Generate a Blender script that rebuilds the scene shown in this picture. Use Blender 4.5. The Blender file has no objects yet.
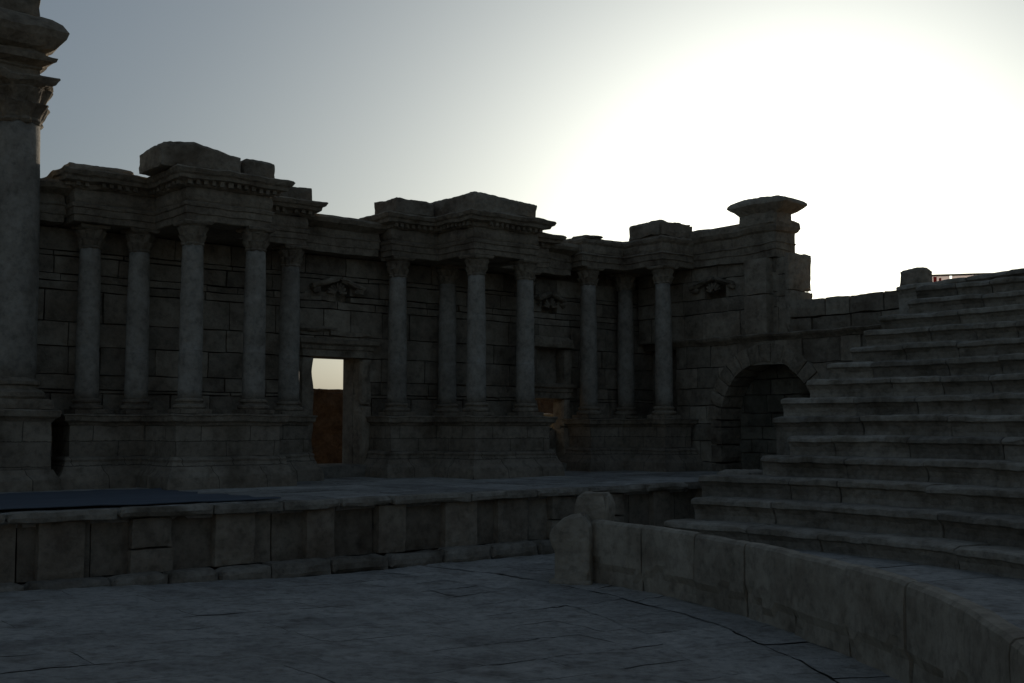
import bpy, bmesh, math, random
from mathutils import Vector, Matrix, noise
random.seed(11)
scene = bpy.context.scene
COL = scene.collection
R_ = math.radians
ALPHA = R_(39.0)                     # the stage front is turned by this angle against the view
CA, SA = math.cos(ALPHA), math.sin(ALPHA)
EYE = 3.17
S = 1.57                             # stage floor
P = 3.45                             # podium top
COLH = 5.0
T = P + COLH                         # underside of the entablature

def W(u, v, z=0.0):
    return Vector((CA*u - SA*v, SA*u + CA*v, z))

# ------------------------------------------------------------------ materials
def stone(name, c1, c2, c3, bump=0.5, scale=1.0, joints=None, rough=0.95, stain=0.5):
    m = bpy.data.materials.new(name); m.use_nodes = True
    nt = m.node_tree; N = nt.nodes; L = nt.links
    N.clear()
    out = N.new('ShaderNodeOutputMaterial'); bs = N.new('ShaderNodeBsdfPrincipled')
    bs.inputs['Roughness'].default_value = rough
    bs.inputs['Specular IOR Level'].default_value = 0.15
    L.new(bs.outputs[0], out.inputs[0])
    tc = N.new('ShaderNodeTexCoord')
    oi = N.new('ShaderNodeObjectInfo')
    add = N.new('ShaderNodeVectorMath'); add.operation = 'ADD'
    sc = N.new('ShaderNodeVectorMath'); sc.operation = 'SCALE'; sc.inputs['Scale'].default_value = 0.37
    L.new(oi.outputs['Location'], sc.inputs[0])
    L.new(tc.outputs['Object'], add.inputs[0]); L.new(sc.outputs[0], add.inputs[1])
    def nz(s, det, rgh=0.6):
        n = N.new('ShaderNodeTexNoise'); n.inputs['Scale'].default_value = s*scale
        n.inputs['Detail'].default_value = det; n.inputs['Roughness'].default_value = rgh
        L.new(add.outputs[0], n.inputs['Vector']); return n
    n1 = nz(0.9, 6); n2 = nz(5.0, 8, 0.7); n3 = nz(22, 6, 0.7); n4 = nz(1.7, 4)
    def ramp(src, stops):
        r = N.new('ShaderNodeValToRGB'); e = r.color_ramp.elements
        e[0].position, e[0].color = stops[0][0], (*stops[0][1], 1)
        e[1].position, e[1].color = stops[-1][0], (*stops[-1][1], 1)
        for p_, c_ in stops[1:-1]:
            k = e.new(p_); k.color = (*c_, 1)
        L.new(src, r.inputs[0]); return r
    r1 = ramp(n1.outputs[0], [(0.33, c2), (0.5, c1), (0.68, c3)])
    g2 = ramp(n2.outputs[0], [(0.3, (0.62,)*3), (0.5, (1.0,)*3), (0.72, (1.22,)*3)])
    def mul(a, b, f=1.0):
        x = N.new('ShaderNodeMix'); x.data_type = 'RGBA'; x.blend_type = 'MULTIPLY'
        x.inputs[0].default_value = f
        L.new(a, x.inputs[6]); L.new(b, x.inputs[7]); return x.outputs[2]
    col = mul(r1.outputs[0], g2.outputs[0])
    st = ramp(n4.outputs[0], [(0.52, (1.0,)*3), (0.66, (0.55, 0.52, 0.48))])
    col = mul(col, st.outputs[0], stain)
    at = N.new('ShaderNodeAttribute'); at.attribute_name = 'tint'
    ta = N.new('ShaderNodeMath'); ta.operation = 'ADD'; ta.inputs[1].default_value = 1.0
    L.new(at.outputs['Fac'], ta.inputs[0])
    cb = N.new('ShaderNodeCombineColor')
    for i in range(3): L.new(ta.outputs[0], cb.inputs[i])
    col = mul(col, cb.outputs[0])
    # pits, grain, joints into the bump
    vo = N.new('ShaderNodeTexVoronoi'); vo.inputs['Scale'].default_value = 9*scale
    L.new(add.outputs[0], vo.inputs['Vector'])
    h1 = N.new('ShaderNodeMath'); h1.operation = 'MULTIPLY_ADD'; h1.inputs[1].default_value = 0.55
    L.new(n3.outputs[0], h1.inputs[0]); L.new(n2.outputs[0], h1.inputs[2])
    h2 = N.new('ShaderNodeMath'); h2.operation = 'MULTIPLY_ADD'; h2.inputs[1].default_value = 0.25
    L.new(vo.outputs[0], h2.inputs[0]); L.new(h1.outputs[0], h2.inputs[2])
    hgt = h2.outputs[0]
    if joints:
        bw, bh, ms = joints
        sx = N.new('ShaderNodeSeparateXYZ'); L.new(tc.outputs['Object'], sx.inputs[0])
        ad = N.new('ShaderNodeMath'); ad.operation = 'ADD'
        L.new(sx.outputs[0], ad.inputs[0]); L.new(sx.outputs[1], ad.inputs[1])
        wob = N.new('ShaderNodeMath'); wob.operation = 'MULTIPLY_ADD'; wob.inputs[1].default_value = 0.10
        L.new(n2.outputs[0], wob.inputs[0]); L.new(sx.outputs[2], wob.inputs[2])
        cx = N.new('ShaderNodeCombineXYZ'); L.new(ad.outputs[0], cx.inputs[0]); L.new(wob.outputs[0], cx.inputs[1])
        bk = N.new('ShaderNodeTexBrick'); bk.inputs['Scale'].default_value = 1.0
        bk.inputs['Brick Width'].default_value = bw; bk.inputs['Row Height'].default_value = bh
        bk.inputs['Mortar Size'].default_value = ms; bk.inputs['Mortar Smooth'].default_value = 0.3
        bk.inputs['Color1'].default_value = (0.85,)*3+(1,); bk.inputs['Color2'].default_value = (1.12,)*3+(1,)
        bk.inputs['Mortar'].default_value = (0.4,)*3+(1,)
        L.new(cx.outputs[0], bk.inputs['Vector'])
        col = mul(col, bk.outputs[0])
        h3 = N.new('ShaderNodeMath'); h3.operation = 'MULTIPLY_ADD'; h3.inputs[1].default_value = -1.2
        L.new(bk.outputs['Fac'], h3.inputs[0]); L.new(hgt, h3.inputs[2]); hgt = h3.outputs[0]
    bp = N.new('ShaderNodeBump'); bp.inputs['Strength'].default_value = bump; bp.inputs['Distance'].default_value = 0.06
    L.new(hgt, bp.inputs['Height'])
    L.new(bp.outputs[0], bs.inputs['Normal'])
    L.new(col, bs.inputs['Base Color'])
    return m

K = 1.25
def c(*a): return (a[0]*K, a[1]*K, a[2]*K*1.0)
M_WALL  = stone('limestone_masonry', c(.235,.195,.145), c(.155,.122,.088), c(.29,.25,.19), 0.6)
M_ARCH  = stone('limestone_recess_shade', c(.13,.115,.085), c(.085,.075,.055), c(.17,.15,.115), 0.7)  # masonry limestone in a darker colour, recess shade painted in
M_TRIM  = stone('limestone_carved', c(.225,.185,.135), c(.14,.11,.08), c(.28,.235,.175), 0.7, 1.3)
M_SHAFT = stone('limestone_smooth', c(.25,.222,.18), c(.19,.165,.132), c(.29,.26,.215), 0.4, 1.2, stain=0.35)
M_BLOCK = stone('limestone_coursed', c(.235,.195,.145), c(.155,.125,.09), c(.285,.24,.18), 0.6, 1.0, joints=(1.35, 0.62, 0.012))
M_SEAT  = stone('limestone_seats', c(.25,.22,.175), c(.165,.14,.105), c(.31,.275,.22), 0.7, 1.2)
M_FLOOR = stone('limestone_paving', c(.36,.34,.30), c(.28,.26,.228), c(.42,.395,.35), 1.0, 1.3)
M_BAR   = stone('limestone_slab', c(.29,.25,.19), c(.21,.175,.13), c(.33,.285,.22), 0.35, 1.0, stain=0.3)
M_DIRT  = stone('desert_ground', (.30,.24,.17), (.22,.17,.12), (.36,.30,.22), 0.5, 0.6)
M_MORT  = stone('packed_earth', (.20,.18,.15), (.14,.125,.1), (.25,.23,.19), 0.5, 2.0)
M_BROWN = stone('red_brown_rubble', (.115,.072,.042), (.07,.045,.026), (.15,.095,.056), 0.9, 1.4)

def plain(name, colr, rough=0.8, transl=0.0):
    m = bpy.data.materials.new(name); m.use_nodes = True
    nt = m.node_tree; bs = nt.nodes['Principled BSDF']
    n = nt.nodes.new('ShaderNodeTexNoise'); n.inputs['Scale'].default_value = 6; n.inputs['Detail'].default_value = 5
    r = nt.nodes.new('ShaderNodeValToRGB')
    r.color_ramp.elements[0].color = (*[x*0.7 for x in colr], 1); r.color_ramp.elements[1].color = (*[min(1, x*1.2) for x in colr], 1)
    nt.links.new(n.outputs[0], r.inputs[0]); nt.links.new(r.outputs[0], bs.inputs['Base Color'])
    bs.inputs['Roughness'].default_value = rough
    if transl:
        t = nt.nodes.new('ShaderNodeBsdfTranslucent'); mx = nt.nodes.new('ShaderNodeMixShader')
        mx.inputs[0].default_value = transl; nt.links.new(r.outputs[0], t.inputs[0])
        nt.links.new(bs.outputs[0], mx.inputs[1]); nt.links.new(t.outputs[0], mx.inputs[2])
        nt.links.new(mx.outputs[0], nt.nodes['Material Output'].inputs[0])
    return m
M_RED = plain('red_paint', (.55,.08,.05), 0.5, 0.6)
M_PALE = plain('pale_sheeting', (.74,.68,.66), 0.7, 0.85)
M_BLUE = plain('dark_blue_cloth', (.10,.118,.138), 0.9)

# ------------------------------------------------------------------ mesh builder
class MB:
    def __init__(self):
        self.bm = bmesh.new(); self.tl = self.bm.faces.layers.float.new('tint')
    def face(self, vs, tint=0.0):
        try: f = self.bm.faces.new(vs)
        except ValueError: return
        f[self.tl] = tint
    def box(self, x0, x1, y0, y1, z0, z1, cell=0.3, chip=0.02, tint=None, M=None, shape=None):
        if tint is None: tint = random.uniform(-.28, .2)
        nx, ny, nz = (max(1, round((b-a)/cell)) for a, b in ((x0, x1), (y0, y1), (z0, z1)))
        V = {}
        s = random.uniform(0, 99)
        def g(i, j, k):
            key = (i, j, k)
            if key in V: return V[key]
            p = Vector((x0+(x1-x0)*i/nx, y0+(y1-y0)*j/ny, z0+(z1-z0)*k/nz))
            ex = (i in (0, nx)) + (j in (0, ny)) + (k in (0, nz))
            if ex >= 2 and chip:
                w = chip*(0.5 + 1.6*max(0, noise.noise(p*1.7+Vector((s, s, s)))+.15))
                if i == 0: p.x += w
                elif i == nx: p.x -= w
                if j == 0: p.y += w
                elif j == ny: p.y -= w
                if k == 0: p.z += w
                elif k == nz: p.z -= w
            if shape: p = shape(p)
            if M: p = M @ p
            V[key] = self.bm.verts.new(p); return V[key]
        for i in range(nx):
            for j in range(ny):
                self.face([g(i,j,0), g(i,j+1,0), g(i+1,j+1,0), g(i+1,j,0)], tint)
                self.face([g(i,j,nz), g(i+1,j,nz), g(i+1,j+1,nz), g(i,j+1,nz)], tint)
        for i in range(nx):
            for k in range(nz):
                self.face([g(i,0,k), g(i+1,0,k), g(i+1,0,k+1), g(i,0,k+1)], tint)
                self.face([g(i,ny,k), g(i,ny,k+1), g(i+1,ny,k+1), g(i+1,ny,k)], tint)
        for j in range(ny):
            for k in range(nz):
                self.face([g(0,j,k), g(0,j,k+1), g(0,j+1,k+1), g(0,j+1,k)], tint)
                self.face([g(nx,j,k), g(nx,j+1,k), g(nx,j+1,k+1), g(nx,j,k+1)], tint)
    def ringstack(self, poly, levels, seg=0.25, tint=0.0):
        """poly counter-clockwise in plan, levels = (outward offset, z): a moulded solid with mitred corners"""
        n = len(poly)
        cnt = [max(1, round((Vector(poly[(i+1) % n])-Vector(poly[i])).length/seg)) for i in range(n)]
        def off(o):
            res = []
            for i in range(n):
                a, b, d = Vector(poly[i-1]), Vector(poly[i]), Vector(poly[(i+1) % n])
                e1, e2 = (b-a).normalized(), (d-b).normalized()
                n1, n2 = Vector((e1.y, -e1.x)), Vector((e2.y, -e2.x))
                m = (n1+n2); m = m/max(.3, m.dot(n1)) if m.length > .01 else n1
                res.append(b+m*o)
            return res
        rings = []
        for o, z in levels:
            q = off(o); ring = []
            for i in range(n):
                a, b = q[i], q[(i+1) % n]
                for k in range(cnt[i]):
                    p = a.lerp(b, k/cnt[i]); ring.append(self.bm.verts.new((p.x, p.y, z)))
            rings.append(ring)
        for r0, r1 in zip(rings, rings[1:]):
            m = len(r0)
            for k in range(m):
                self.face([r0[k], r0[(k+1) % m], r1[(k+1) % m], r1[k]], tint)
        self.face(list(reversed(rings[0])), tint); self.face(rings[-1], tint)
    def lathe(self, prof, n=24, mod=None, tint=0.0, cx=0, cy=0):
        rings = []
        for r, z in prof:
            ring = []
            for k in range(n):
                a = 2*math.pi*k/n; rr = r if mod is None else mod(r, z, a)
                ring.append(self.bm.verts.new((cx+rr*math.cos(a), cy+rr*math.sin(a), z)))
            rings.append(ring)
        for r0, r1 in zip(rings, rings[1:]):
            for k in range(n): self.face([r0[k], r0[(k+1) % n], r1[(k+1) % n], r1[k]], tint)
        self.face(list(reversed(rings[0])), tint); self.face(rings[-1], tint)
    def build(self, name, mat, parent=None, amp=0.02, freq=1.6, amp2=0.006, seed=None, smooth=False, loc=None, rot=None):
        sd = random.uniform(0, 500) if seed is None else seed
        o3 = Vector((sd, sd*.7, sd*.3))
        for v in self.bm.verts:
            p = v.co + o3
            if amp: v.co += noise.noise_vector(p*freq)*amp
            if amp2: v.co += noise.noise_vector(p*freq*4.3)*amp2
        me = bpy.data.meshes.new(name); self.bm.to_mesh(me); self.bm.free()
        me.materials.append(mat)
        if smooth:
            for p_ in me.polygons: p_.use_smooth = True
        o = bpy.data.objects.new(name, me); COL.objects.link(o)
        if parent: o.parent = parent
        if loc is not None: o.location = loc
        if rot is not None: o.rotation_euler = (0, 0, rot)
        return o

def tag(o, label, cat, group=None):
    o['label'] = label; o['category'] = cat
    if group: o['group'] = group
    return o
def thing(name, label, cat, u, v, z, group=None):
    o = bpy.data.objects.new(name, None); COL.objects.link(o)
    o.empty_display_size = .3
    o.location = W(u, v, z); o.rotation_euler = (0, 0, ALPHA)
    return tag(o, label, cat, group)
def struct(o): o['kind'] = 'structure'; return o
def part_label(o, s): o['label'] = s; return o

# ------------------------------------------------------------------ masonry made of separate blocks (u along, y depth)
def masonry(mb, u0, u1, z0, z1, yf, course=0.72, blen=1.35, depth=0.3, holes=(), arch=None, jit=0.03, top=None, cell=0.3, axis='u', chip=.015, gap=.005):
    """front face at y = yf looking to -y; blocks reach back 'depth'. axis 'v' turns it to look towards -u."""
    z = z0; row = 0
    while z < z1-0.05:
        h = min(course*random.uniform(.82, 1.2), z1-z)
        if z1-z-h < .25: h = z1-z
        spans = [(u0, u1)]
        def cut(a, b):
            nonlocal spans
            ns = []
            for s0, s1 in spans:
                if b <= s0 or a >= s1: ns.append((s0, s1)); continue
                if a > s0: ns.append((s0, a))
                if b < s1: ns.append((b, s1))
            spans = ns
        zs = z
        for (a, b, c0, c1) in holes:
            if z < c1-.02 and z+h > c0+.02:
                if z < c0-.12: h = c0-z                      # stop the course at the sill or the head
                elif z+h > c1+.12 and z < c1: h = c1-z
        for (a, b, c0, c1) in holes:
            if z+.02 < c1 and z+h-.02 > c0: cut(a, b)
        if arch:
            cu, zs_, r = arch; zm = z+h*.5
            if zm < zs_: cut(cu-r, cu+r)
            elif zm < zs_+r: w = math.sqrt(r*r-(zm-zs_)**2); cut(cu-w, cu+w)
        for s0, s1 in spans:
            x = s0
            while x < s1-.03:
                l = blen*random.uniform(.55, 1.35)
                if x == s0 and row % 2: l *= .55
                if s1-x-l < .35: l = s1-x
                zt = z+h
                if not (top and z > top(x+l/2)):
                    yj = yf+random.uniform(-jit, jit)
                    b = (x+gap, x+l-gap, yj, yf+depth, z+gap*.7, zt-gap*.7)
                    if axis == 'u': mb.box(*b, cell=cell, chip=chip)
                    else: mb.box(yj, yf+depth, x+gap, x+l-gap, z+gap*.7, zt-gap*.7, cell=cell, chip=chip)
                x += l
        z += h; row += 1

# ================================================================== SETTING
def sheet(name, x0, x1, y0, y1, z, mat, n=1):
    mb = MB(); bm = mb.bm
    vs = [[bm.verts.new((x0+(x1-x0)*i/n, y0+(y1-y0)*j/n, z)) for j in range(n+1)] for i in range(n+1)]
    for i in range(n):
        for j in range(n): mb.face([vs[i][j], vs[i+1][j], vs[i+1][j+1], vs[i][j+1]])
    return struct(mb.build(name, mat, None, 0, 1, 0))
sheet('ground', -3000, 3000, -3000, 3000, -0.12, M_DIRT)

# theatre circle: centre in the turned frame
CU, CV = 3.03, 13.75
CC = W(CU, CV)
def bar_r(phi):        # inner face of the orchestra barrier, phi measured in world axes (degrees)
    pts = [(-400, 11.0), (-7, 11.0), (12, 11.25), (22, 11.45), (30, 11.85), (37, 12.2), (46, 12.75), (54, 13.3), (80, 15.5)]
    for (a, ra), (b, rb) in zip(pts, pts[1:]):
        if a <= phi <= b:
            t = (phi-a)/(b-a); return ra+(rb-ra)*t
    return 11.4
def bar_p(phi, dr=0.0, z=0.0):
    r = bar_r(phi)+dr; a = R_(phi)
    return Vector((CC.x+r*math.cos(a), CC.y+r*math.sin(a), z))

# orchestra floor: worn paving slabs on packed earth, ring slabs beside the barrier
mb = MB()
bm = mb.bm
q = [W(-22, -12), W(32, -12), W(32, 33), W(-22, 33)]
mb.face([bm.verts.new((p.x, p.y, -0.04)) for p in q])
struct(mb.build('earth_bed', M_MORT, None, 0, 1, 0))
mb = MB()
def slab(mb, pts, z, cell=0.12, tint=0.0, edge=.014):
    """four corners in world coordinates, a slab top with rounded, broken edges"""
    a, b, c_, d = pts
    nx = max(2, round((b-a).length/cell)); ny = max(2, round((d-a).length/cell))
    s = random.uniform(0, 90); tilt = (random.uniform(-.003, .003), random.uniform(-.003, .003))
    g = []
    for i in range(nx+1):
        row = []
        for j in range(ny+1):
            p = a.lerp(b, i/nx).lerp(d.lerp(c_, i/nx), j/ny)
            zz = z + tilt[0]*(i/nx-.5)*2 + tilt[1]*(j/ny-.5)*2
            e = min(i, nx-i, j, ny-j)
            w = noise.noise(Vector((p.x*.9+s, p.y*.9, 3)))
            zz += .014*noise.noise(Vector((p.x*.8, p.y*.8, 1))) + .014*noise.noise(Vector((p.x*2.2, p.y*2.2, 2))) + .015*noise.noise(Vector((p.x*5, p.y*5, 8)))
            if e == 0: zz -= .003+edge*max(0, w-.1)
            elif e == 1: zz -= edge*.35*max(0, w-.1)
            uu_ = CA*p.x+SA*p.y
            zz += .038*min(8, max(0, 12-uu_))
            wob = noise.noise_vector(Vector((p.x*.8, p.y*.8, 5)))*.05
            row.append(bm_.verts.new((p.x+wob.x, p.y+wob.y, zz)))
        g.append(row)
    for i in range(nx):
        for j in range(ny): mb.face([g[i][j], g[i+1][j], g[i+1][j+1], g[i][j+1]], tint)
bm_ = mb.bm
phi = -40.0
while phi < 66:                                             # two rings of slabs along the barrier
    dp = random.uniform(5, 8.5)
    for (r0, r1, zz) in ((-.72, .2, .004), (-2.15, -.735, -.004)):
        o_ = 0 if r0 > -2 else 2.0
        pts = [bar_p(phi+o_+.04, r0), bar_p(phi+o_+.04, r1), bar_p(phi+o_+dp-.04, r1), bar_p(phi+o_+dp-.04, r0)]
        pts = [pts[1], pts[0], pts[3], pts[2]]
        slab(mb, pts, zz+random.uniform(-.004, .004), tint=random.uniform(-.1, .1), edge=.03)
    phi += dp
v = 21.62                                                   # rows of slabs parallel to the stage
while v > -3:
    dv = random.uniform(.85, 1.5)
    u = -14+random.uniform(0, 2)
    while u < 30:
        du = random.uniform(1.2, 2.9)
        m = W(u+du/2, v-dv/2) - CC; ph = math.degrees(math.atan2(m.y, m.x)); r = m.length
        if -100 < ph < 60: ok = r < bar_r(ph)-1.3 or (v > 17.5 and r > bar_r(ph)-.6 and u+du < 30.6)
        else: ok = r < 11.4 or v > 15.5
        if ok:
            cell = .12 if W(u, v).y > 6 else .5
            slab(mb, [W(u+.004, v-dv+.004), W(u+du-.004, v-dv+.004), W(u+du-.004, v-.004), W(u+.004, v-.004)], -.012+random.uniform(-.0015, .0015), cell, random.uniform(-.12, .1))
        u += du
    v -= dv
struct(mb.build('orchestra_floor', M_FLOOR, None, 0, 1, 0))

# ================================================================== ORCHESTRA BARRIER
bt = thing('orchestra_barrier', 'low curved wall of upright stone slabs edging the paved orchestra', 'wall', CU, CV, 0)
bt.rotation_euler = (0, 0, 0); bt.location = (CC.x, CC.y, 0)
edges = [53.5, 46.9, 39.6, 32.2, 25.0, 16.6, 7.8, -2.0]
while edges[-1] > -215: edges.append(edges[-1]-random.uniform(8, 11))
for a, b in zip(edges, edges[1:]):
    mb = MB(); near = a > -20
    n = max(3, int((a-b)*.2/(.13 if near else .5))); nz = 9 if near else 3
    sect = [(0, 0)] + [(0.0, 1.25*k/nz) for k in range(1, nz)] + [(0.01, 1.2), (.05, 1.245), (.14, 1.26), (.24, 1.245), (.28, 1.19)] + [(.3, 1.25*k/nz) for k in range(nz-1, -1, -1)]
    hz = random.uniform(-.02, .015); dr = random.uniform(-.02, .02); tn = random.uniform(-.08, .1); s = random.uniform(0, 50)
    rings = []
    for i in range(n+1):
        t = i/n; ph = a+(b-a)*t
        e = .07 if i in (0, n) else 0
        ph += (-.05 if i == 0 else .05 if i == n else 0)
        ring = []
        for (x, z) in sect:
            zz = z+hz*(z > .1)
            w = 0
            if i in (0, n): w = .012+.035*max(0, noise.noise(Vector((s, i, z*2.2))))        # chipped joints
            chipz = (.055+.08*max(0, noise.noise(Vector((ph*.5+s, z*2.6, 3)))))*(1 if z < .34+.22*noise.noise(Vector((ph*.33+s, 0, 7))) else 0)  # spalled foot
            xx = x+dr+(w+chipz if x < .15 else -w)
            p = bar_p(ph, xx, zz - (w if z > 1.1 else 0))-Vector((CC.x, CC.y, 0))
            ring.append(mb.bm.verts.new(p))
        rings.append(ring)
    for r0, r1 in zip(rings, rings[1:]):
        for k in range(len(sect)-1): mb.face([r0[k], r0[k+1], r1[k+1], r1[k]], tn)
    mb.face(rings[0], tn); mb.face(list(reversed(rings[-1])), tn)
    bmesh.ops.recalc_face_normals(mb.bm, faces=mb.bm.faces)
    mb.build('slab', M_BAR, bt, .014, 1.5, .006, seed=4.0)

# carved end stones of the barrier
t = thing('carved_end_stone', 'worn bulging end stone with a sloped shoulder finishing the curved barrier', 'stone block', 0, 0, 0)
t.location = (1.22, 23.35, 0); t.rotation_euler = (0, 0, R_(-12))
mb = MB()
def lump(p):
    z = p.z; k = 1.0
    if z > .66: k = 1+.30*min(1, (z-.66)/.18)
    if z > .98: k = 1.30-(z-.98)*1.7
    x = p.x*k if p.x < 0 else p.x*min(k, 1.02)
    r = max(0, 1-abs(p.y)/.5)
    if z > 1.1: z = 1.1+(z-1.1)*(.55+.45*(p.x+.4)/.8)
    return Vector((x*(0.9+.1*r), p.y*(.9+.1*k), z))
mb.box(-.34, .44, -.36, .5, 0, 1.4, cell=.06, chip=.035, tint=.03, shape=lump)
mb.build('stone_body', M_BAR, t, .03, 2.2, .014)
mb = MB(); mb.box(-.42, .46, -.42, .5, -.06, .09, cell=.09, chip=.04, tint=-.05)
mb.build('stone_foot', M_BAR, t, .03, 1.8, .012)
t = thing('carved_stone_post', 'short upright post with rounded top behind the barrier end stone', 'stone post', 0, 0, 0)
t.location = (1.72, 23.75, 0); t.rotation_euler = (0, 0, R_(-20))
mb = MB()
mb.box(-.36, .36, -.33, .36, 0, 1.78, cell=.06, chip=.06, tint=.02, shape=lambda p: Vector((p.x*(1-.10*max(0, min(1, (1.3-abs(p.z-1.15)*6))))*(1-.22*max(0, p.z-1.55)/.23), p.y*(1-.2*max(0, p.z-1.55)/.23), p.z)))
mb.build('post_block', M_BAR, t, .03, 2.2, .014)

# ================================================================== STAGE
st = thing('stage_platform', 'long raised stone stage with a panelled front and a projecting base step', 'stage', 0, 22, 0)
UA, UB = -12.0, 30.66
mb = MB()
u = UA
while u < UB-.05:                                            # worn slabs of the stage floor: real joints
    du = min(random.uniform(1.3, 2.6), UB-u)
    v = .22
    while v < 9.2:
        dv = random.uniform(.9, 1.6)
        mb.box(u+.006, u+du-.006, v+.006, min(v+dv, 9.6)-.006, S-.3, S-.004+random.uniform(-.012, .006), cell=.4, chip=.012)
        v += dv
    u += du
mb.build('stage_floor', M_FLOOR, st, .012, 1.3, .004)
mb = MB(); u = UA
while u < UB-.05:
    du = random.uniform(1.1, 2.4); du = UB-u if UB-u-du < .5 else du
    mb.box(u+.005, u+du-.005, -.16+random.uniform(-.03, .02), .21, 1.36, S+.004+random.uniform(-.015, .01), cell=.13, chip=.03)
    u += du
mb.build('coping', M_SEAT, st, .025, 1.9, .01)
mb = MB(); u = UA
while u < UB-.05:
    du = random.uniform(1.0, 2.6); du = UB-u if UB-u-du < .5 else du
    mb.box(u+.006, u+du-.006, -.42+random.uniform(-.03, .03), .1, -.05, .30+random.uniform(-.025, .02), cell=.13, chip=.04)
    u += du
mb.build('base_step', M_SEAT, st, .03, 1.9, .012)
mb = MB(); masonry(mb, UA, UB,   .25, 1.37, .24, 1.12, 1.9, .3, cell=.25, jit=.02)
mb.build('niche_wall', M_WALL, st, .02, 1.6, .008)
mb = MB(); mb.box(UA, UB, .55, 9.7, -.05, S-.31, cell=30, chip=0); mb.build('core', M_MORT, st, 0, 1, 0)
piers = [-11.2, -9, -7.1, -5.2, -3.3, -1.3, .6, 2.6, 4.9, 7.0, 8.75, 10.5, 12.5, 14.35, 16.3, 17.9, 19.6, 21.4, 23.2, 25.2, 27.2, 29.3]
for k, pu in enumerate(piers):
    mb = MB(); w = random.uniform(.3, .5)
    zc = random.choice((.75, 1.365, 1.365, 1.365, 1.365))
    mb.box(pu-w, pu+w, .04, .4, .27, zc, cell=.14, chip=.015, tint=random.uniform(-.05, .22))
    if zc < 1.3: mb.box(pu-w*1.0, pu+w*.95, .0, .34, zc+.01, 1.365, cell=.14, chip=.03, tint=random.uniform(-.2, .2))
    mb.build('pier', M_WALL, st, .018, 1.8, .01)
mb = MB()                                                     # dark blue cloth on the boards
nx, ny = 60, 26
g = []
for i in range(nx+1):
    row = []
    for j in range(ny+1):
        uu = -6+16.9*i/nx; vv = .3+(5.2)*j/ny
        if i > nx-4: uu += (i-nx+4)/4*(.5*noise.noise(Vector((0, vv*1.2, 3)))+ (.6-.12*vv))
        if j == 0: vv += .12*noise.noise(Vector((uu*.8, 0, 1)))+.05
        z = S+.045+.03*noise.noise(Vector((uu*.9, vv*1.6, 0)))+.015*noise.noise(Vector((uu*3, vv*4, 0)))
        row.append(mb.bm.verts.new((uu, vv, z)))
    g.append(row)
for i in range(nx):
    for j in range(ny): mb.face([g[i][j], g[i+1][j], g[i+1][j+1], g[i][j+1]])
ext = bmesh.ops.extrude_face_region(mb.bm, geom=mb.bm.faces[:])
for e in ext['geom']:
    if isinstance(e, bmesh.types.BMVert): e.co.z -= .022
bmesh.ops.recalc_face_normals(mb.bm, faces=mb.bm.faces)
tag(mb.build('stage_cloth', M_BLUE, None, 0, 1, 0, loc=W(0, 22, 0), rot=ALPHA, smooth=True), 'dark blue cloth spread over the left half of the stone stage', 'cloth')

# ================================================================== STAGE BUILDING: back wall
VW = 30.9
D1 = (17.14, 18.80, 1.95, 5.27)
D2 = (26.12, 27.28, 1.6, 4.12)
NI = (26.12, 27.36, 4.52, 5.92)
wl = thing('stage_wall', 'tall ruined stone wall with doorways running behind the columns of the stage', 'wall', 0, VW, 0)
U0, U1 = -6.0, 32.6
mb = MB()
masonry(mb, U0, U1, S-.2, 8.42, 0, 1.0, 1.5, .42, holes=[D1, D2, NI, (17.45, 18.45, 7.0, 7.68), (26.4, 27.1, 7.2, 7.82)], jit=.035, cell=.28)
mb.build('masonry', M_WALL, wl, .022, 1.5, .008)
mb = MB()
def cb(a, b, z0, z1): mb.box(a, b, .36, .95, z0, z1, cell=1.2, chip=0, tint=0)
zs = [S-.2, 4.12, 4.52, 5.27, 5.92, 9.2]
cb(U0, D1[0], S-.2, 9.2); cb(D1[0], D1[1], 5.27, 9.2); cb(D1[1], D2[0], S-.2, 9.2); cb(D1[0], D1[1], S-.2, 1.95)
cb(D2[0], D2[1], 4.12, 9.2); cb(D2[1]+.7, U1, S-.2, 9.2); cb(D2[1], D2[1]+.7, 4.12, 9.2)
mb.build('wall_core', M_WALL, wl, .0, 1.5, .0)
# door surrounds
def door_surround(d, w, parentname, ragged):
    mb = MB(); a, b, z0, z1 = d
    mb.box(a-w, a-.004, -.16, .4, z0-.35, z1-.01, cell=.16, chip=.035, tint=-.05)
    mb.box(b+.004, b+w, -.2, .4, z0-.35, z0+(z1-z0)*.55, cell=.16, chip=.05, tint=.2)
    mb.box(b+.01, b+w-.03, -.17, .4, z0+(z1-z0)*.555, z1-.01, cell=.16, chip=.05, tint=.12)
    o = mb.build('door_jamb', M_TRIM, wl, .03, 1.7, .01)
    mb = MB(); mb.ringstack([(a-w, -.16), (b+w, -.16), (b+w, .4), (a-w, .4)], [(0, z1+.005), (.0, z1+.2), (.05, z1+.24), (.06, z1+.34), (.15, z1+.4), (.17, z1+.52), (.1, z1+.54)], .16)
    o = mb.build('door_lintel', M_TRIM, wl, .035, 1.7, .012)
    mb = MB(); mb.box(a-w, b+w, -.45, .5, S-.1, z0-.01, cell=.25, chip=.03)
    mb.build('door_threshold', M_SEAT, wl, .02, 1.7, .008)
door_surround(D1, .42, 'door', True)
door_surround((D2[0], D2[1], 1.85, 4.12), .36, 'door', True)
mb = MB(); a, b, z0, z1 = NI
mb.box(a-.3, a-.004, -.1, .36, z0, z1, cell=.16, chip=.03); mb.box(b+.004, b+.38, -.12, .36, z0, z1, cell=.16, chip=.03, tint=.12)
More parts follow.
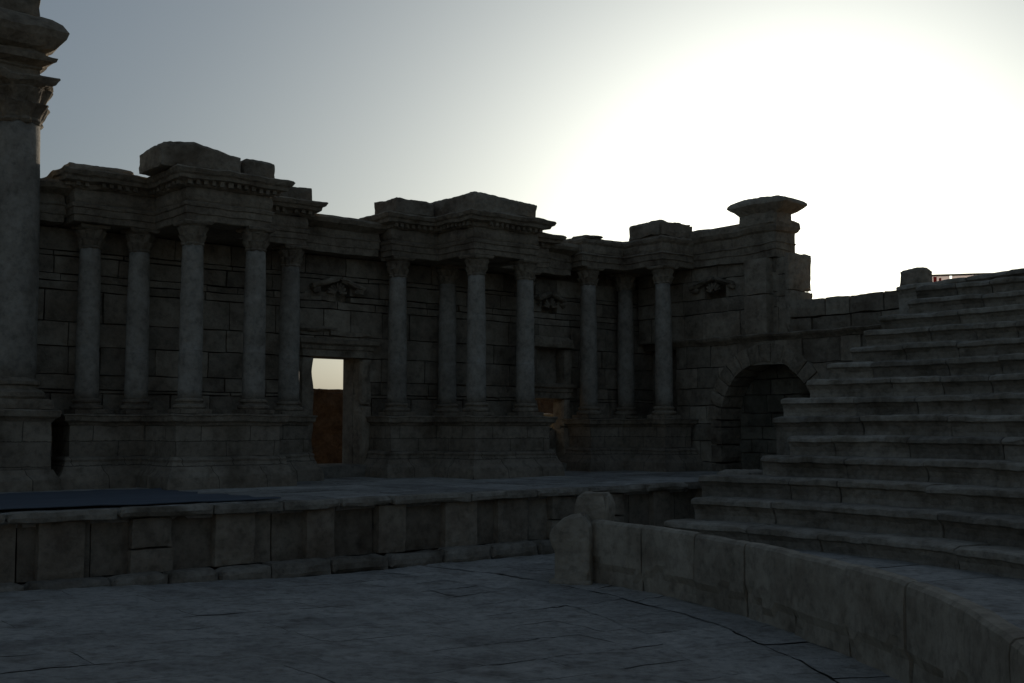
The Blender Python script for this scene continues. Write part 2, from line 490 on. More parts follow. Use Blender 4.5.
mb.box(a-.3, b+.38, -.3, .36, z1+.004, z1+.42, cell=.16, chip=.05, tint=.1)
mb.box(a-.3, b+.38, -.2, .36, z0-.16, z0-.004, cell=.16, chip=.03)
mb.build('niche_frame', M_TRIM, wl, .028, 1.7, .01)
mb = MB(); mb.box(a, b, .37, .6, z0, z1, cell=.3, chip=.0); mb.build('niche_back', M_WALL, wl, .02, 1.5, .008)
# carved shell niches high in the bays: a broken little gable over a hollow
def gable(parent, uc, zc, axis='u', yf=0.0, w=.75):
    mb = MB()
    def put(x0, x1, y0, y1, z0, z1, ang=0, **k):
        M = Matrix.Translation((uc, yf, zc)) @ Matrix.Rotation(ang, 4, 'Y') if axis == 'u' else \
            Matrix.Translation((yf, uc, zc)) @ Matrix.Rotation(-math.pi/2, 4, 'Z') @ Matrix.Rotation(ang, 4, 'Y')
        mb.box(x0, x1, y0, y1, z0, z1, cell=.11, M=M, **k)
    put(-w*1.05, -.02, -.28, .05, -.12, .07, R_(-17), chip=.05); put(.06, w*1.02, -.27, .05, -.12, .06, R_(17), chip=.05)
    put(-w*.95, -w*.62, -.22, .05, -.52, -.28, 0, chip=.06); put(w*.62, w*.95, -.22, .05, -.5, -.27, 0, chip=.06)
    n = 9
    for k in range(n):
        a = math.pi*(k+.5)/n
        put(-.055, .055, -.12, .03, .14, .5, math.pi/2-a, chip=.03) if 0 else None
        M0 = Matrix.Translation((0, 0, -.5)) @ Matrix.Rotation(math.pi/2-a, 4, 'Y')
        base = Matrix.Translation((uc, yf, zc)) if axis == 'u' else Matrix.Translation((yf, uc, zc)) @ Matrix.Rotation(-math.pi/2, 4, 'Z')
        mb.box(-.05, .05, -.13, .04, .06, .36, cell=.09, chip=.03, M=base @ M0)
    return mb.build('carved_gable', M_TRIM, parent, .04, 2.4, .015)
gable(wl, 17.95, 7.75, w=.95); gable(wl, 26.75, 7.9, w=.72)
# slabs and ledge above the first door
mb = MB()
mb.box(16.5, 18.0, -.09, .2, 6.02, 6.22, cell=.13, chip=.04, tint=.0); mb.box(17.7, 19.3, -.1, .2, 5.92, 6.1, cell=.13, chip=.05, tint=.1)
mb.box(16.8, 18.0, -.02, .2, 7.0, 7.3, cell=.2, chip=.03, tint=.1)
mb.build('ledge', M_TRIM, wl, .05, 1.2, .015)
# entablatures over the bays
def bay_entab(a, b, z0, dz, top_noise=.05):
    mb = MB()
    mb.ringstack([(a, -.55), (b, -.55), (b, 1.0), (a, 1.0)], [(0, z0), (0, z0+.2), (.03, z0+.22), (.03, z0+.44), (.07, z0+.48), (.02, z0+.54), (.02, z0+.72), (.12, z0+.76), (.34, z0+.86), (.4, z0+.98), (.36, z0+dz)], .16)
    return mb.build('bay_entablature', M_TRIM, wl, top_noise, 1.5, .02)
bay_entab(U0, 9.45, T, 1.06, .09); bay_entab(16.45, 19.15, T, 1.06); bay_entab(25.95, 27.3, T+.1, 1.1, .07)

# ================================================================== COLUMNS
def make_column(height, k=1.0, label='', group=None, name='column'):
    t = thing(name, label, 'column', 0, 0, 0, group)
    mb = MB()
    b = .43*k
    mb.box(-b, b, -b, b, 0, .14*k, cell=.12, chip=.02, tint=-.05)
    mb.lathe([(.40*k, .135*k), (.43*k, .17*k), (.43*k, .22*k), (.39*k, .25*k), (.335*k, .27*k), (.33*k, .31*k), (.37*k, .33*k), (.375*k, .37*k), (.33*k, .4*k), (.31*k, .42*k)], 28)
    mb.build('base', M_TRIM, t, .02, 3, .008)
    mb = MB(); hc = .62*k; h0, h1 = .4*k, height-hc
    prof = []
    n = 16
    for i in range(n+1):
        f = i/n; r = (.305-.042*f+.012*math.sin(f*math.pi))*k
        prof.append((r, h0+(h1-h0)*f))
    prof = sorted(prof+[(.292*k, h0+(h1-h0)*f_) for f_ in (.31, .68)]+[(.302*k, h0+(h1-h0)*(f_-.004)) for f_ in (.31, .68)]+[(.29*k, h0+(h1-h0)*(f_+.004)) for f_ in (.31, .68)], key=lambda q_: q_[1]) if k < 1.02 else prof
    mb.lathe(prof, 32)
    mb.build('shaft', M_SHAFT, t, .013, 1.3, .006, smooth=True)
    mb = MB()
    def leaf(r, z, a):
        f = (z-h1)/hc
        m = abs(math.cos(4*a)) if f < .42 else abs(math.sin(4*a)) if f < .74 else .5+.5*abs(math.cos(2*a))
        return r*(.88+.16*m)
    mb.lathe([(.27*k, h1-.01), (.30*k, h1+.03*k), (.275*k, h1+.07*k), (.30*k, h1+.12*k), (.34*k, h1+.2*k), (.37*k, h1+.25*k), (.31*k, h1+.27*k),
              (.33*k, h1+.34*k), (.375*k, h1+.42*k), (.40*k, h1+.455*k), (.34*k, h1+.48*k), (.37*k, h1+.51*k), (.41*k, h1+.535*k)], 48, mod=leaf)
    a = .385*k
    pts = []
    for i in range(4):
        an = math.pi/4+i*math.pi/2 + math.pi/1
        c0 = Vector((math.cos(an), math.sin(an)))*a*1.38; c1 = Vector((math.cos(an+math.pi/2), math.sin(an+math.pi/2)))*a*1.38
        mid = (c0+c1)*.5
        pts += [tuple(c0), tuple(c0.lerp(c1, .25)-mid*.1), tuple(mid*.88), tuple(c0.lerp(c1, .75)-mid*.1)]
    mb.ringstack(pts, [(-.02*k, h1+.52*k), (0, h1+.55*k), (.02*k, h1+.6*k), (.01*k, h1+hc)], .1)
    mb.build('capital', M_TRIM, t, .03*k, 3.2, .012)
    return t
def dup(root, u, v, z, label, group, rz=0):
    r = root.copy(); COL.objects.link(r); r.location = W(u, v, z); r.rotation_euler = (0, 0, ALPHA+rz)
    r['label'] = label; r['group'] = group
    for ch in list(root.children):
        q_ = ch.copy(); COL.objects.link(q_); q_.parent = r
    return r
G = 'columns of the stage front'
spots = [  # u, v, label
    (12.03, 28.07, 'pale column at the left front corner of the near columned porch'),
    (13.78, 28.0, 'pale column at the right front corner of the near columned porch'),
    (15.94, 30.1, 'set-back column just left of the doorway that shows the sky'),
    (11.43, 30.2, 'dim rear column behind the left front corner of the near porch'),
    (10.16, 30.35, 'nearly black column in deep shade closest to the huge column at the left edge'),
    (19.72, 30.1, 'set-back column just right of the doorway that shows the sky'),
    (21.95, 30.5, 'slim rear column in shade behind the left front of the middle porch'),
    (21.37, 28.15, 'column at the left front corner of the middle columned porch'),
    (23.26, 28.05, 'column at the right front corner of the middle columned porch'),
    (25.0, 30.15, 'column mostly hidden behind the right front column of the middle porch'),
]
col0 = make_column(COLH, 1.0, spots[0][2], G)
for i, (u, v, lab) in enumerate(spots):
    if i == 0: col0.location = W(u, v, P)
    else: dup(col0, u, v, P, lab, G, random.choice((0, math.pi/2, math.pi, -math.pi/2)))
P3, H3 = 3.40, 5.45
far = [(27.93, 30.1, 'column just right of the small dark doorway, leftmost of the far porch'),
       (30.15, 30.45, 'slim rear column between the two outer columns of the far porch'),
       (29.72, 28.1, 'column at the front of the far porch, next to the arched side wall')]
col3 = make_column(H3, 1.04, far[0][2], G)
for i, (u, v, lab) in enumerate(far):
    if i == 0: col3.location = W(u, v, P3)
    else: dup(col3, u, v, P3, lab, G, random.choice((0, math.pi/2, math.pi)))

# ================================================================== PODIA (pedestals carrying the columns)
def podium(u, v, poly, ptop, label, group='podia under the porches'):
    t = thing('podium', label, 'podium', u, v, S, group)
    poly = [(a-u, b-v) for a, b in poly]; h = ptop-S
    mb = MB(); mb.ringstack(poly, [(.34, -.03), (.33, .18), (.31, .3), (.22, .42), (.17, .55), (.12, .66), (.14, .72), (.10, .78), (.0, .80)], .16)
    mb.build('plinth', M_BLOCK, t, .03, 1.4, .01)
    mb = MB(); mb.ringstack(poly, [(0, .8)]+[(0, .8+(h-.3-.8)*k/5) for k in range(1, 6)], .18)
    mb.build('dado', M_BLOCK, t, .028, 1.3, .009)
    mb = MB(); mb.ringstack(poly, [(0, h-.3), (.03, h-.29), (.06, h-.23), (.15, h-.18), (.17, h-.06), (.2, h-.04), (.2, h-.01), (.15, h)], .13)
    mb.build('cap_moulding', M_TRIM, t, .03, 1.9, .012)
    return t
podium(12.9, 27.4, [(9.5, 31), (9.5, 29.55), (11.45, 29.55), (11.45, 27.5), (14.32, 27.5), (14.32, 29.55), (16.3, 29.55), (16.3, 31)], P, 'stepped stone podium with flared foot under the near porch, left of the sky doorway')
podium(22.3, 27.4, [(19.15, 31), (19.15, 29.55), (20.85, 29.55), (20.85, 27.5), (23.8, 27.5), (23.8, 29.55), (25.6, 29.55), (25.6, 31)], P, 'stepped stone podium with flared foot under the middle porch, right of the sky doorway')
podium(29, 27.4, [(27.5, 31), (27.5, 29.55), (29.15, 29.55), (29.15, 27.55), (30.5, 27.55), (30.5, 31)], P3, 'stone podium under the far porch running into the arched side wall')

# ================================================================== ENTABLATURES over the porches
def entablature(u, v, poly, z0, label, full=True, group='entablatures over the porches', s=1.0):
    t = thing('entablature', label, 'entablature', u, v, z0, group)
    pl = [(a-u, b-v) for a, b in poly]
    mb = MB(); mb.ringstack(pl, [(-.03, 0), (0, .02*s), (0, .18*s), (.035, .19*s), (.035, .36*s), (.07, .38*s), (.09, .46*s), (.02, .5*s)], .15)
    mb.build('architrave', M_BLOCK if not full else M_TRIM, t, .025, 1.6, .01)
    mb = MB(); mb.ringstack(pl, [(.0, .5*s), (.03, .56*s), (.05, .68*s), (.03, .80*s), (0.02, .86*s)], .15)
    mb.build('frieze', M_TRIM, t, .03, 1.9, .014)
    mb = MB(); mb.ringstack(pl, [(.02, .86*s), (.1, .9*s), (.13, 1.0*s), (.33, 1.04*s), (.36, 1.13*s), (.42, 1.17*s), (.47, 1.27*s), (.44, 1.31*s), (.3, 1.33*s)], .13)
    n = len(pl)
    for i in range(n-1):                                     # dentils
        a, b = Vector(pl[i]), Vector(pl[i+1]); e = (b-a); l = e.length
        if l < .5: continue
        e.normalize(); nn = Vector((e.y, -e.x)); m = int(l/.21)
        for k in range(m+1):
            if random.random() < .12: continue
            p = a+e*(k*l/max(1, m))+nn*.13
            M = Matrix.Translation((p.x, p.y, .93*s)) @ Matrix.Rotation(math.atan2(e.y, e.x), 4, 'Z')
            mb.box(-.06, .06, -.12, .06, -.02, .11*s, cell=.2, chip=.01, M=M, tint=0)
    mb.build('cornice', M_TRIM, t, .05, 1.6, .022)
    return t
entablature(12.9, 28, [(9.55, 31.2), (9.55, 29.82), (11.72, 29.82), (11.72, 27.78), (14.1, 27.78), (14.1, 29.82), (16.3, 29.82), (16.3, 31.2)], T, 'weathered entablature with deep dentilled cornice over the near porch')
entablature(22.3, 28, [(19.3, 31.2), (19.3, 29.82), (21.07, 29.82), (21.07, 27.86), (23.58, 27.86), (23.58, 29.82), (25.75, 29.82), (25.75, 31.2)], T, 'weathered entablature with dentilled cornice over the middle porch')
t3 = thing('entablature', 'broken entablature without cornice over the far porch beside the arched wall', 'entablature', 29, 28, P3+H3, 'entablatures over the porches')
pl = [(a-29, b-28) for a, b in [(27.4, 31.2), (27.4, 29.82), (29.4, 29.82), (29.4, 27.82), (31.2, 27.82), (31.2, 31.2)]]
mb = MB(); mb.ringstack(pl, [(-.03, 0), (0, .02), (0, .2), (.04, .22), (.04, .4), (.09, .44), (.03, .5)], .15); mb.build('architrave', M_TRIM, t3, .03, 1.6, .012)
mb = MB(); mb.ringstack(pl, [(.02, .5), (.05, .62), (.04, .8), (.1, .88), (.12, .98), (.02, 1.06)], .15); mb.build('frieze', M_TRIM, t3, .07, 1.3, .025)

# ================================================================== attic blocks and loose stones on top
def block(name, label, cat, u, v, z, su, sv, sz, rz=0, group=None, chip=.035, amp=.03, mat=None, shape=None, cell=.09):
    mb = MB(); mb.box(-su/2, su/2, -sv/2, sv/2, 0, sz, cell=cell, chip=chip, shape=shape)
    o = mb.build(name, mat or M_WALL, None, amp, 1.8, .022, loc=W(u, v, z), rot=ALPHA+rz)
    return tag(o, label, cat, group)
GA = 'blocks lying on the entablatures'
zc = T+1.31
block('attic_block', 'long peaked block topmost on the near porch', 'stone block', 12.08, 28.5, zc, 2.2, 1.6, .62, 0, GA, shape=lambda p: Vector((p.x, p.y, p.z*(1.18-.25*abs(p.x+.25)))))
block('attic_block', 'square-ended block on the near porch, right of the long peaked one', 'stone block', 13.72, 28.3, zc, .92, 1.2, .52, 0, GA, .03, .03)
block('attic_block', 'small block on the lower right wing of the near porch', 'stone block', 15.9, 30.2, zc, 1.1, .9, .45, 0, GA, .03, .04)
block('attic_block', 'flat stone at the left roof edge between huge column and near porch', 'stone block', 10.2, 30.2, zc-.05, 1.7, 1.0, .25, 0, GA)
block('attic_block', 'long low block on the left wing of the middle porch', 'stone block', 20.1, 30.3, zc, 1.5, 1.3, .55, 0, GA, .04, .04)
block('attic_block', 'large peaked block topmost on the middle porch front', 'stone block', 22.28, 29.15, zc, 2.6, 2.7, .6, 0, GA, .04, .04, shape=lambda p: Vector((p.x, p.y, p.z*(1.0-.07*p.x))))
block('attic_block', 'rounded block standing on the far porch beside the higher side wall', 'stone block', 30.25, 28.7, P3+H3+1.02, 1.75, 1.7, .62, 0, GA, .1, .07)
block('attic_block', 'flat rough stone on the roof edge left of the far porch', 'stone block', 27.9, 30.1, P3+H3+1.0, .9, .9, .14, 0, GA, .05, .05)

# ================================================================== HUGE COLUMN at the left edge and its entablature
RU, RV = 8.17, 30.0
big = make_column(8.4, 1.9, 'huge dark column rising out of the picture at the left edge', None, 'giant_column')
RP = 3.55
big.location = W(RU, RV, RP)
t = thing('giant_pedestal', 'tall moulded pedestal under the huge column at the left edge', 'pedestal', RU, RV, S)
h = RP-S; pl = [(-5.8, -.78), (.78, -.78), (.78, 1.2), (-5.8, 1.2)]
mb = MB(); mb.ringstack(pl, [(.2, -.03), (.2, .25), (.1, .38), (.06, .5), (.0, .52)], .2); mb.build('plinth', M_BLOCK, t, .03, 1.4, .01)
mb = MB(); mb.ringstack(pl, [(0, .52), (0, .9), (0, 1.3), (0, h-.3)], .2); mb.build('dado', M_BLOCK, t, .03, 1.4, .01)
mb = MB(); mb.ringstack(pl, [(0, h-.3), (.06, h-.22), (.15, h-.16), (.18, h-.03), (.12, h)], .15); mb.build('cap_moulding', M_TRIM, t, .03, 1.4, .01)
t = thing('giant_entablature', 'jagged heavy entablature jutting out above the huge column', 'entablature', RU, RV, RP+8.4)
pl = [(-6, -.42), (.34, -.42), (.34, 1.4), (-6, 1.4)]
mb = MB(); mb.ringstack(pl, [(.06, 0), (.0, .05), (.0, .2), (.05, .24), (.04, .3)], .15); mb.build('architrave', M_TRIM, t, .05, 1.6, .02)
mb = MB(); mb.ringstack(pl, [(.04, .3), (.30, .4), (.34, .52), (.12, .6), (.1, .66)], .15); mb.build('frieze', M_TRIM, t, .06, 2.0, .03)
mb = MB(); mb.ringstack(pl, [(.1, .66), (.3, .76), (.50, .98), (.55, 1.14), (.40, 1.35), (.2, 1.52), (.0, 1.62)], .15); mb.build('cornice', M_TRIM, t, .06, 1.6, .03)
mb = MB(); mb.box(-6, .36, -.40, 1.4, 1.61, 3.0, cell=.25, chip=.05); mb.build('attic', M_WALL, t, .05, 1.6, .02)

# ================================================================== SIDE WALL with the blocked arch (runs towards the seats)
UL = 30.72
sw = thing('side_wall', 'side wall of large blocks with a big blocked arch and broken top', 'wall', UL, 17.9, 0)
AV, AZ, AR = 24.35-17.9, 3.35, 1.95
VE = 28.45-17.9
mb = MB(); masonry(mb, 0, VE, -.05, 6.0, 0, .62, 1.3, .5, arch=(AV, AZ, AR+.28), axis='v', cell=.26, jit=.03)
mb.build('lower_masonry', M_WALL, sw, .022, 1.5, .01)
mb = MB(); mb.box(1.38, 1.9, 0, VE+3.2, -.05, 6.0, cell=1, chip=0); mb.build('wall_core', M_WALL, sw, 0, 1, 0)
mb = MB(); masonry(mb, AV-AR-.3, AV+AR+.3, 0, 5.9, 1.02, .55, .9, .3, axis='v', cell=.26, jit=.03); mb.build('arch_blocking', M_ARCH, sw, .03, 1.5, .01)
mb = MB(); n = 15
for k in range(n):                                            # wedge stones of the arch
    a0, a1 = math.pi*k/n+.006, math.pi*(k+1)/n-.006
    tn = random.uniform(-.12, .12); yj = -.06+random.uniform(-.02, .02)
    def wedge(p, a0=a0, a1=a1):
        a = a0+(a1-a0)*p.y; r = AR+(.62)*p.z
        return Vector((p.x, AV+r*math.cos(a), AZ+r*math.sin(a)))
    mb.box(yj, 1.06, 0, 1, 0, 1, cell=.25, chip=.03, tint=tn, shape=wedge)
for s in (-1, 1):
    z = 0
    while z < AZ-.05:
        h = min(.62, AZ-z); y0, y1 = sorted((AV+s*AR, AV+s*(AR+.5)))
        mb.box(-.05, 1.06, y0, y1, z+.005, z+h-.005, cell=.2, chip=.03); z += h
mb.build('arch', M_TRIM, sw, .025, 1.6, .01)
mb = MB(); mb.ringstack([(0, VE), (0, -.0), (1.2, -.0), (1.2, VE)], [(0, 5.98), (.04, 6.03), (.1, 6.08), (.16, 6.13), (.2, 6.2), (.1, 6.24)], .15); mb.build('string_course', M_TRIM, sw, .05, 1.4, .015)
# upper part: panelled wall, pilaster, broken pier, lower parapet to the right
VB = 23.4-17.9
mb = MB(); masonry(mb, 24.1-17.9, VE+2.3, 6.22, 8.86, .42, .85, 1.3, .5, holes=[(26.4-17.9, 27.4-17.9, 7.7, 8.38)], axis='v', cell=.26, jit=.03)
mb.build('upper_masonry', M_WALL, sw, .022, 1.5, .01)
mb = MB(); mb.box(.86, 1.5, 24.2-17.9, VE+3.2, 6.0, 9.9, cell=1, chip=0); mb.build('upper_core', M_WALL, sw, 0, 1, 0)
mb = MB(); z = 6.22
while z < 8.8:
    h = random.uniform(1.1, 1.5); h = 8.86-z if 8.86-z-h < .3 else h
    mb.box(.06, .9, 24.34-17.9, 25.3-17.9, z+.002, z+h-.004, cell=.2, chip=.02, tint=random.uniform(.02, .18)); z += h
mb.build('pilaster', M_WALL, sw, .015, 1.5, .006)
mb = MB(); z = 6.22
for h, dv in ((1.45, 0), (1.28, .03)):
    mb.box(.12, 1.35, VB+dv, 23.62-17.9, z+.003, z+h-.003, cell=.12, chip=.03); z += h
mb.build('end_pier', M_WALL, sw, .045, 2.4, .025)
mb = MB(); z = 6.22
for h in (1.3, .75, .6):
    mb.box(.42, 1.3, 23.62-17.9, 24.2-17.9, z+.003, z+h-.003, cell=.14, chip=.02, tint=random.uniform(-.05, .15)); z += h
mb.build('recess', M_WALL, sw, .02, 1.8, .008)
mb = MB(); a, b = 24.1-17.9, VE+2.4
mb.ringstack([(.3, b), (.3, a), (1.3, a), (1.3, b)], [(0, 8.86), (0, 9.1), (.04, 9.12), (.04, 9.32), (.08, 9.36), (.02, 9.4), (.02, 9.72), (.1, 9.78), (.16, 9.92), (.12, 10.1), (.0, 10.2)], .15)
mb.build('upper_entablature', M_TRIM, sw, .06, 1.3, .02)
mb = MB(); masonry(mb, 0, VB+.1, 6.22, 7.3, .12, .58, 1.3, 1.1, axis='v', cell=.24, jit=.02, chip=.03)
mb.build('parapet', M_WALL, sw, .03, 1.4, .01)
gable(sw, 26.9-17.9, 8.45, axis='v', yf=.42, w=1.05)

# neck and mushroom-shaped slab on the side wall
block('neck_stone', 'low squared stone on the side wall carrying the overhanging slab', 'stone block', 31.3, 24.75, 9.95, .95, 1.62, .56, 0, None, .06, .05)
def mush(p):
    t = p.z/.64
    k = .58+.42*(t/.5) if t < .5 else 1-.55*((t-.5)/.5)**2.6
    return Vector((p.x*k, p.y*k-.10*(t-.5), p.z*(1+.05*p.y)))
block('overhanging_slab', 'wide mushroom-shaped slab balanced above the sun on the side wall', 'stone block', 31.3, 24.68, 10.34, 1.4, 2.45, .64, R_(3), None, .03, .055, shape=mush, cell=.08)
block('corner_block', 'square block standing alone where the side wall meets the seat tops', 'stone block', 31.0, 18.85, 7.2, .6, .78, .66, R_(8), None, .05, .06)

# ================================================================== SEATING
seat = {1: 15.3, 2: 16.07, 3: 16.9}
for n in range(4, 15): seat[n] = 16.9+.765*(n-3)
ORD = ['lowest curved stone seat row, beside the walkway behind the barrier', 'second lowest curved stone seat row', 'third curved stone seat row from the bottom', 'fourth curved stone seat row from the bottom',
       'fifth curved stone seat row from the bottom, level with the stage columns\' feet', 'sixth curved stone seat row from the bottom', 'seventh curved stone seat row from the bottom, midway up',
       'eighth curved stone seat row from the bottom', 'seventh curved stone seat row from the top', 'sixth curved stone seat row from the top', 'fifth curved stone seat row from the top', 'fourth curved stone seat row from the top', 'third curved stone seat row from the top', 'second curved stone seat row from the top']
def arc_row(R, Rout, z0, h, phi0, phi1, tread_back, cell, seedv, mb, blen=1.5, nose=True, jit=.02, rise=0.0):
    """solid curved row made of blocks; phi in degrees in the turned frame around (CU, CV)"""
    phi = phi0
    while phi > phi1+.1:
        dp = math.degrees(blen*random.uniform(.6, 1.5)/R)
        if phi-dp-phi1 < 1.2: dp = phi-phi1
        ph0, ph1 = phi, phi-dp
        vis = ph0 > -52
        cl = cell if vis else .9
        n = max(1, round(math.radians(dp)*R/cl))
        dz = random.uniform(-jit, jit*.6); dr = random.uniform(-jit, jit); tn = random.uniform(-.25, .22); s = random.uniform(0, 80)
        worn = random.random()
        sect = [(.17, z0), (.17, h-.5), (.19, h-.36), (.16, h-.25), (.08, h-.17), (0.0, h-.13), (0, h-.07), (.005, h-.02), (.035, h), (.2, h+.002), (.4, h), (.6, h-.005), (Rout-R+.12, h-.005), (Rout-R+.12, z0)]
        if z0 > h-.5: sect = sect[3:-1]+[(Rout-R+.12, h-.25)]
        rings = []
        for i in range(n+1):
            f = i/n; ph = math.radians(ph0+(ph1-ph0)*f); e = 1 if i in (0, n) else 0
            ring = []
            for k, (x, z) in enumerate(sect):
                w = noise.noise(Vector((R*ph*.9+s, z*2, R)))
                wear = 0
                if x < .1 and z > h-.2: wear = max(0, w)*.09+(.015 if e else 0)+ (max(0, noise.noise(Vector((R*ph*3.1, z*3, R))))*.08)
                zz = z+(dz+rise*max(0, min(1, (phi0-math.degrees(ph))/9)) if z > z0+.01 else 0)
                if .0 <= x < .1 and z > h-.05: zz -= wear*.8
                if e and z > h-.1: zz -= .012
                a = ph+(-.011/R if i == 0 else .011/R if i == n else 0)
                rr = R+x+dr*(x < .3)+wear
                ring.append(mb.bm.verts.new((rr*math.cos(a), rr*math.sin(a), zz)))
            rings.append(ring)
        m = len(sect)
        for r0, r1 in zip(rings, rings[1:]):
            for k in range(m-1): mb.face([r0[k], r1[k], r1[k+1], r0[k+1]], tn)
        mb.face(rings[0], tn); mb.face(list(reversed(rings[-1])), tn)
        phi -= dp
for n in range(1, 15):
    R = seat[n]; h = 1.14+.45*(n-1); Rout = R+.80 if n < 14 else R+.8
    off = 3.45+random.uniform(-.25, .25)
    off = {1: 3.3, 2: 3.25, 3: 3.7, 4: 2.75, 5: 2.6, 6: 3.45, 7: 3.8, 8: 3.6}.get(n, off)
    phi0 = math.degrees(math.asin(off/R)); mb = MB()
    arc_row(R, Rout, 0.0 if n > 1 else -.05, h, phi0, -180-phi0*.7, .8, .14, n, mb)
    bmesh.ops.recalc_face_normals(mb.bm, faces=mb.bm.faces)
    o = mb.build('stone_seat_row', M_SEAT, None, .018, 1.9, .014, loc=W(CU, CV, 0), rot=ALPHA)
    tag(o, ORD[n-1] if n < 14 else 'topmost full curved stone seat row under the rim', 'seat row', 'curved seat rows')
# walkway between the barrier and the lowest row
mb = MB(); phi = 19.0
while phi > -195:
    dp = random.uniform(4, 8); cl = .2 if phi > -40 else .7
    n = max(2, round(math.radians(dp)*14/cl)); m = 10; g = []
    hz = .74+random.uniform(-.012, .012); tn = random.uniform(-.1, .1)
    for i in range(n+1):
        row = []
        ph = phi-dp*(i/n)
        wd = W(CU+math.cos(R_(ph)), CV+math.sin(R_(ph)))-CC
        r0 = bar_r(math.degrees(math.atan2(wd.y, wd.x)))+.26
        for j in range(m+1):
            rr = r0+(15.45-r0)*j/m
            z = hz-(.015 if i in (0, n) else 0)+.012*noise.noise(Vector((rr*1.5, ph*.3, 2)))
            row.append(mb.bm.verts.new((rr*math.cos(R_(ph)), rr*math.sin(R_(ph)), z)))
        g.append(row)
    for i in range(n):
        for j in range(m): mb.face([g[i][j], g[i][j+1], g[i+1][j+1], g[i+1][j]], tn)
    phi -= dp
bmesh.ops.recalc_face_normals(mb.bm, faces=mb.bm.faces)
struct(mb.build('walkway', M_FLOOR, None, .0, 1.7, .0, loc=W(CU, CV, 0), rot=ALPHA))
# rim wall above the top row
mb = MB(); arc_row(25.9, 27.4, 0, 7.12, 9.5, -189, 1, .16, 30, mb, nose=False, blen=1.8, rise=.17)
bmesh.ops.recalc_face_normals(mb.bm, faces=mb.bm.faces)
tag(mb.build('rim_wall', M_SEAT, None, .03, 1.5, .012, loc=W(CU, CV, 0), rot=ALPHA), 'curved stone rim closing the top of the seat rows against the sky', 'wall')
# embankment behind the rim
mb = MB(); prev = None
for k in range(0, 61):
    ph = R_(9.5-198.5*k/60)
    cur = [mb.bm.verts.new((r*math.cos(ph), r*math.sin(ph), z)) for r, z in ((27.3, -.1), (27.3, 6.85), (33, 6.8), (40, 2.5), (46, -.1))]
    if prev:
        for i in range(4): mb.face([prev[i], cur[i], cur[i+1], prev[i+1]])
    else: mb.face(cur)
    prev = cur
bmesh.ops.recalc_face_normals(mb.bm, faces=mb.bm.faces)
struct(mb.build('embankment', M_DIRT, None, .05, .8, .02, loc=W(CU, CV, 0), rot=ALPHA))
# loose blocks by the seat ends
GL = 'loose blocks at the seat ends'
def seat_uv(n, off): return CU+math.sqrt(seat[n]**2-off**2), CV+off
for n, off, su, sv, sz, lab in ((4, 3.5, .8, .9, 1.14+.45*2.2, 'lower worn block stepping off the left end of the fourth seat row'),):
    uu, vv = seat_uv(n, off)
    block('loose_block', lab, 'stone block', uu+.45, vv, 0, su, sv, sz, R_(8), GL, .06, .05, M_SEAT)

# pale screen fence with red posts behind the rim
ft = thing('screen_fence', 'pale screen fence with red posts showing above the seat rim', 'fence', 0, 0, 0)
FB = Vector((13.9, 37.6, 6.8)); ft.location = FB; ft.rotation_euler = (0, 0, R_(-14))
ZT = 1.36
mb = MB(); 
for x0, x1 in ((0, .62), (.70, 2.6), (2.68, 5.0)):
    mb.box(x0, x1, 0, .03, .25, ZT-.06, cell=.5, chip=0, tint=0)
mb.build('sheeting', M_PALE, ft, 0, 1, 0)
mb = MB(); mb.box(-.1, 5.1, -.02, .05, ZT-.055, ZT, cell=.5, chip=0); mb.build('top_rail', M_TRIM, ft, .004, 1, 0)
for x, w in ((.03, .04), (.16, .05), (.32, .035), (.95, .03), (1.1, .05), (1.2, .03), (1.33, .04), (1.72, .03), (1.85, .05), (2.15, .035), (2.3, .05), (3.1, .05), (3.9, .05)):
    mb = MB(); mb.box(x-w, x+w, -.06, -.005, 0, ZT-.07-random.uniform(0, .2), cell=.5, chip=0); mb.build('red_post', M_RED, ft, 0, 1, 0)

# rubble wall seen through the doorway, behind the stage building
mb = MB()
mb.box(8, 40, -.3, .6, -.1, 4.6, cell=.16, chip=.12, tint=0, shape=lambda p: Vector((p.x, p.y+.10*noise.noise(Vector((p.x*1.9, p.z*2.6, 0)))+.05*noise.noise(Vector((p.x*5, p.z*7, 4))), p.z+.16*noise.noise(Vector((p.x*.9, 3, 0)))*(p.z > 4.3))))
mb.box(26.5, 31.5, -.2, .5, 4.4, 7.3, cell=.2, chip=.1, tint=0)  # added rise, out of view, keeps sun through the door off the column
tag(mb.build('rubble_wall', M_BROWN, None, .05, 1.6, .025, loc=W(0, 40, 0), rot=ALPHA), 'red-brown rubble wall seen through the doorway under the patch of sky, with an added unseen rise blocking the sun', 'wall')
mb = MB(); masonry(mb, 25.2, 28.6, S-.1, 3.6, 0, .5, .7, .5, cell=.16, jit=.05, chip=.04); mb.box(25.2, 28.6, .1, .48, S-.1, 3.6, cell=1, chip=0)  # added wall in dark stone, fills the small doorway with shade
tag(mb.build('doorway_shade_wall', M_ARCH, None, .04, 1.6, .02, loc=W(0, 32.7, 0), rot=ALPHA), 'added dark low wall shading the inside of the small dark doorway right of the middle porch', 'wall')
block('doorway_boulder', 'rounded boulder lying inside the small dark doorway', 'stone block', 26.75, 31.4, S, .95, .8, 1.5, R_(15), None, .2, .1)

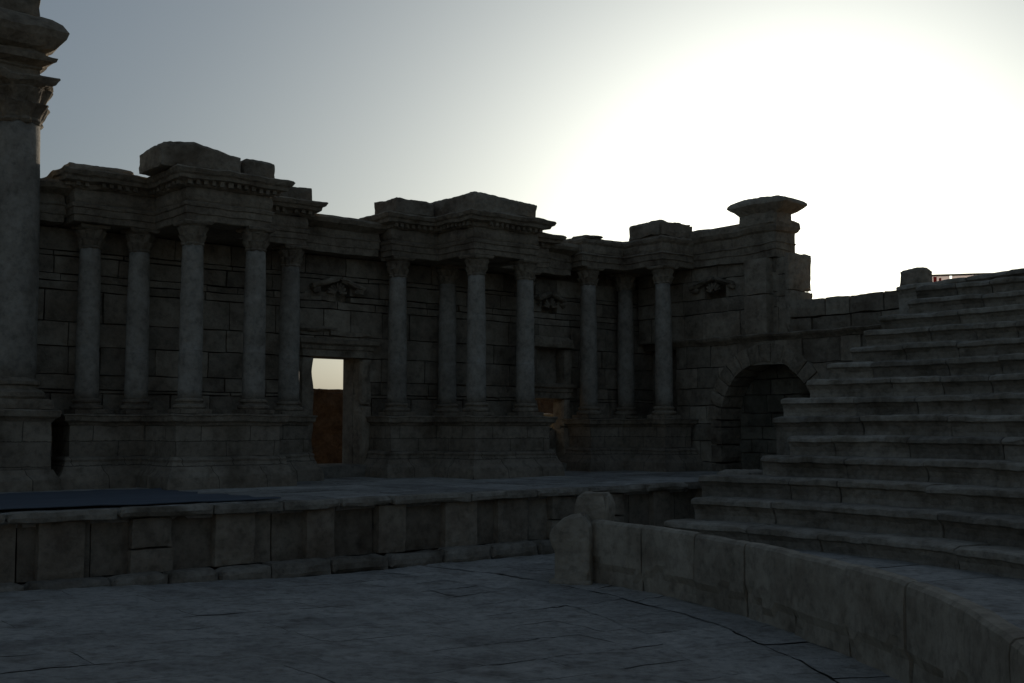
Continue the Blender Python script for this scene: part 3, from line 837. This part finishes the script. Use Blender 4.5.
# ================================================================== LIGHT, SKY, CAMERA
SUN_AZ, SUN_EL = R_(14.4), R_(9.3)
w = bpy.data.worlds.new('World'); scene.world = w; w.use_nodes = True
nt = w.node_tree
sky = nt.nodes.new('ShaderNodeTexSky'); sky.sky_type = 'NISHITA'; sky.sun_disc = False
sky.sun_elevation = SUN_EL; sky.sun_rotation = SUN_AZ; sky.altitude = 400
sky.air_density = 1.0; sky.dust_density = 5.0; sky.ozone_density = 2.0
wb = nt.nodes.new('ShaderNodeMix'); wb.data_type = 'RGBA'; wb.blend_type = 'MULTIPLY'; wb.inputs[0].default_value = 1
wb.inputs[7].default_value = (.87, 1.0, 1.11, 1)           # the film's cool white balance
hs = nt.nodes.new('ShaderNodeHueSaturation'); hs.inputs['Saturation'].default_value = .75
nt.links.new(sky.outputs[0], hs.inputs['Color']); 
gm = nt.nodes.new('ShaderNodeGamma'); gm.inputs[1].default_value = .79     # the film's soft shoulder
nt.links.new(hs.outputs[0], gm.inputs[0]); nt.links.new(gm.outputs[0], wb.inputs[6]); nt.links.new(wb.outputs[2], nt.nodes['Background'].inputs[0])
nt.nodes['Background'].inputs[1].default_value = 0.073
sd = bpy.data.lights.new('sun', 'SUN'); sd.energy = 2.5; sd.angle = R_(0.53); sd.color = (1.0, .91, .78)
so = bpy.data.objects.new('sun', sd); COL.objects.link(so)
dirv = Vector((math.sin(SUN_AZ)*math.cos(SUN_EL), math.cos(SUN_AZ)*math.cos(SUN_EL), math.sin(SUN_EL)))
so.rotation_euler = dirv.to_track_quat('Z', 'Y').to_euler(); so.location = dirv*60

cd = bpy.data.cameras.new('camera'); cam = bpy.data.objects.new('camera', cd); COL.objects.link(cam)
cd.sensor_width = 36; cd.lens = 40; cd.clip_end = 6000; cd.clip_start = .05
cam.location = (0, 0, EYE); cam.rotation_euler = (R_(90+4.2), 0, 0)
scene.camera = cam
scene.view_settings.view_transform = 'Standard'; scene.view_settings.look = 'None'
scene.view_settings.gamma = 1; scene.view_settings.exposure = 0.2
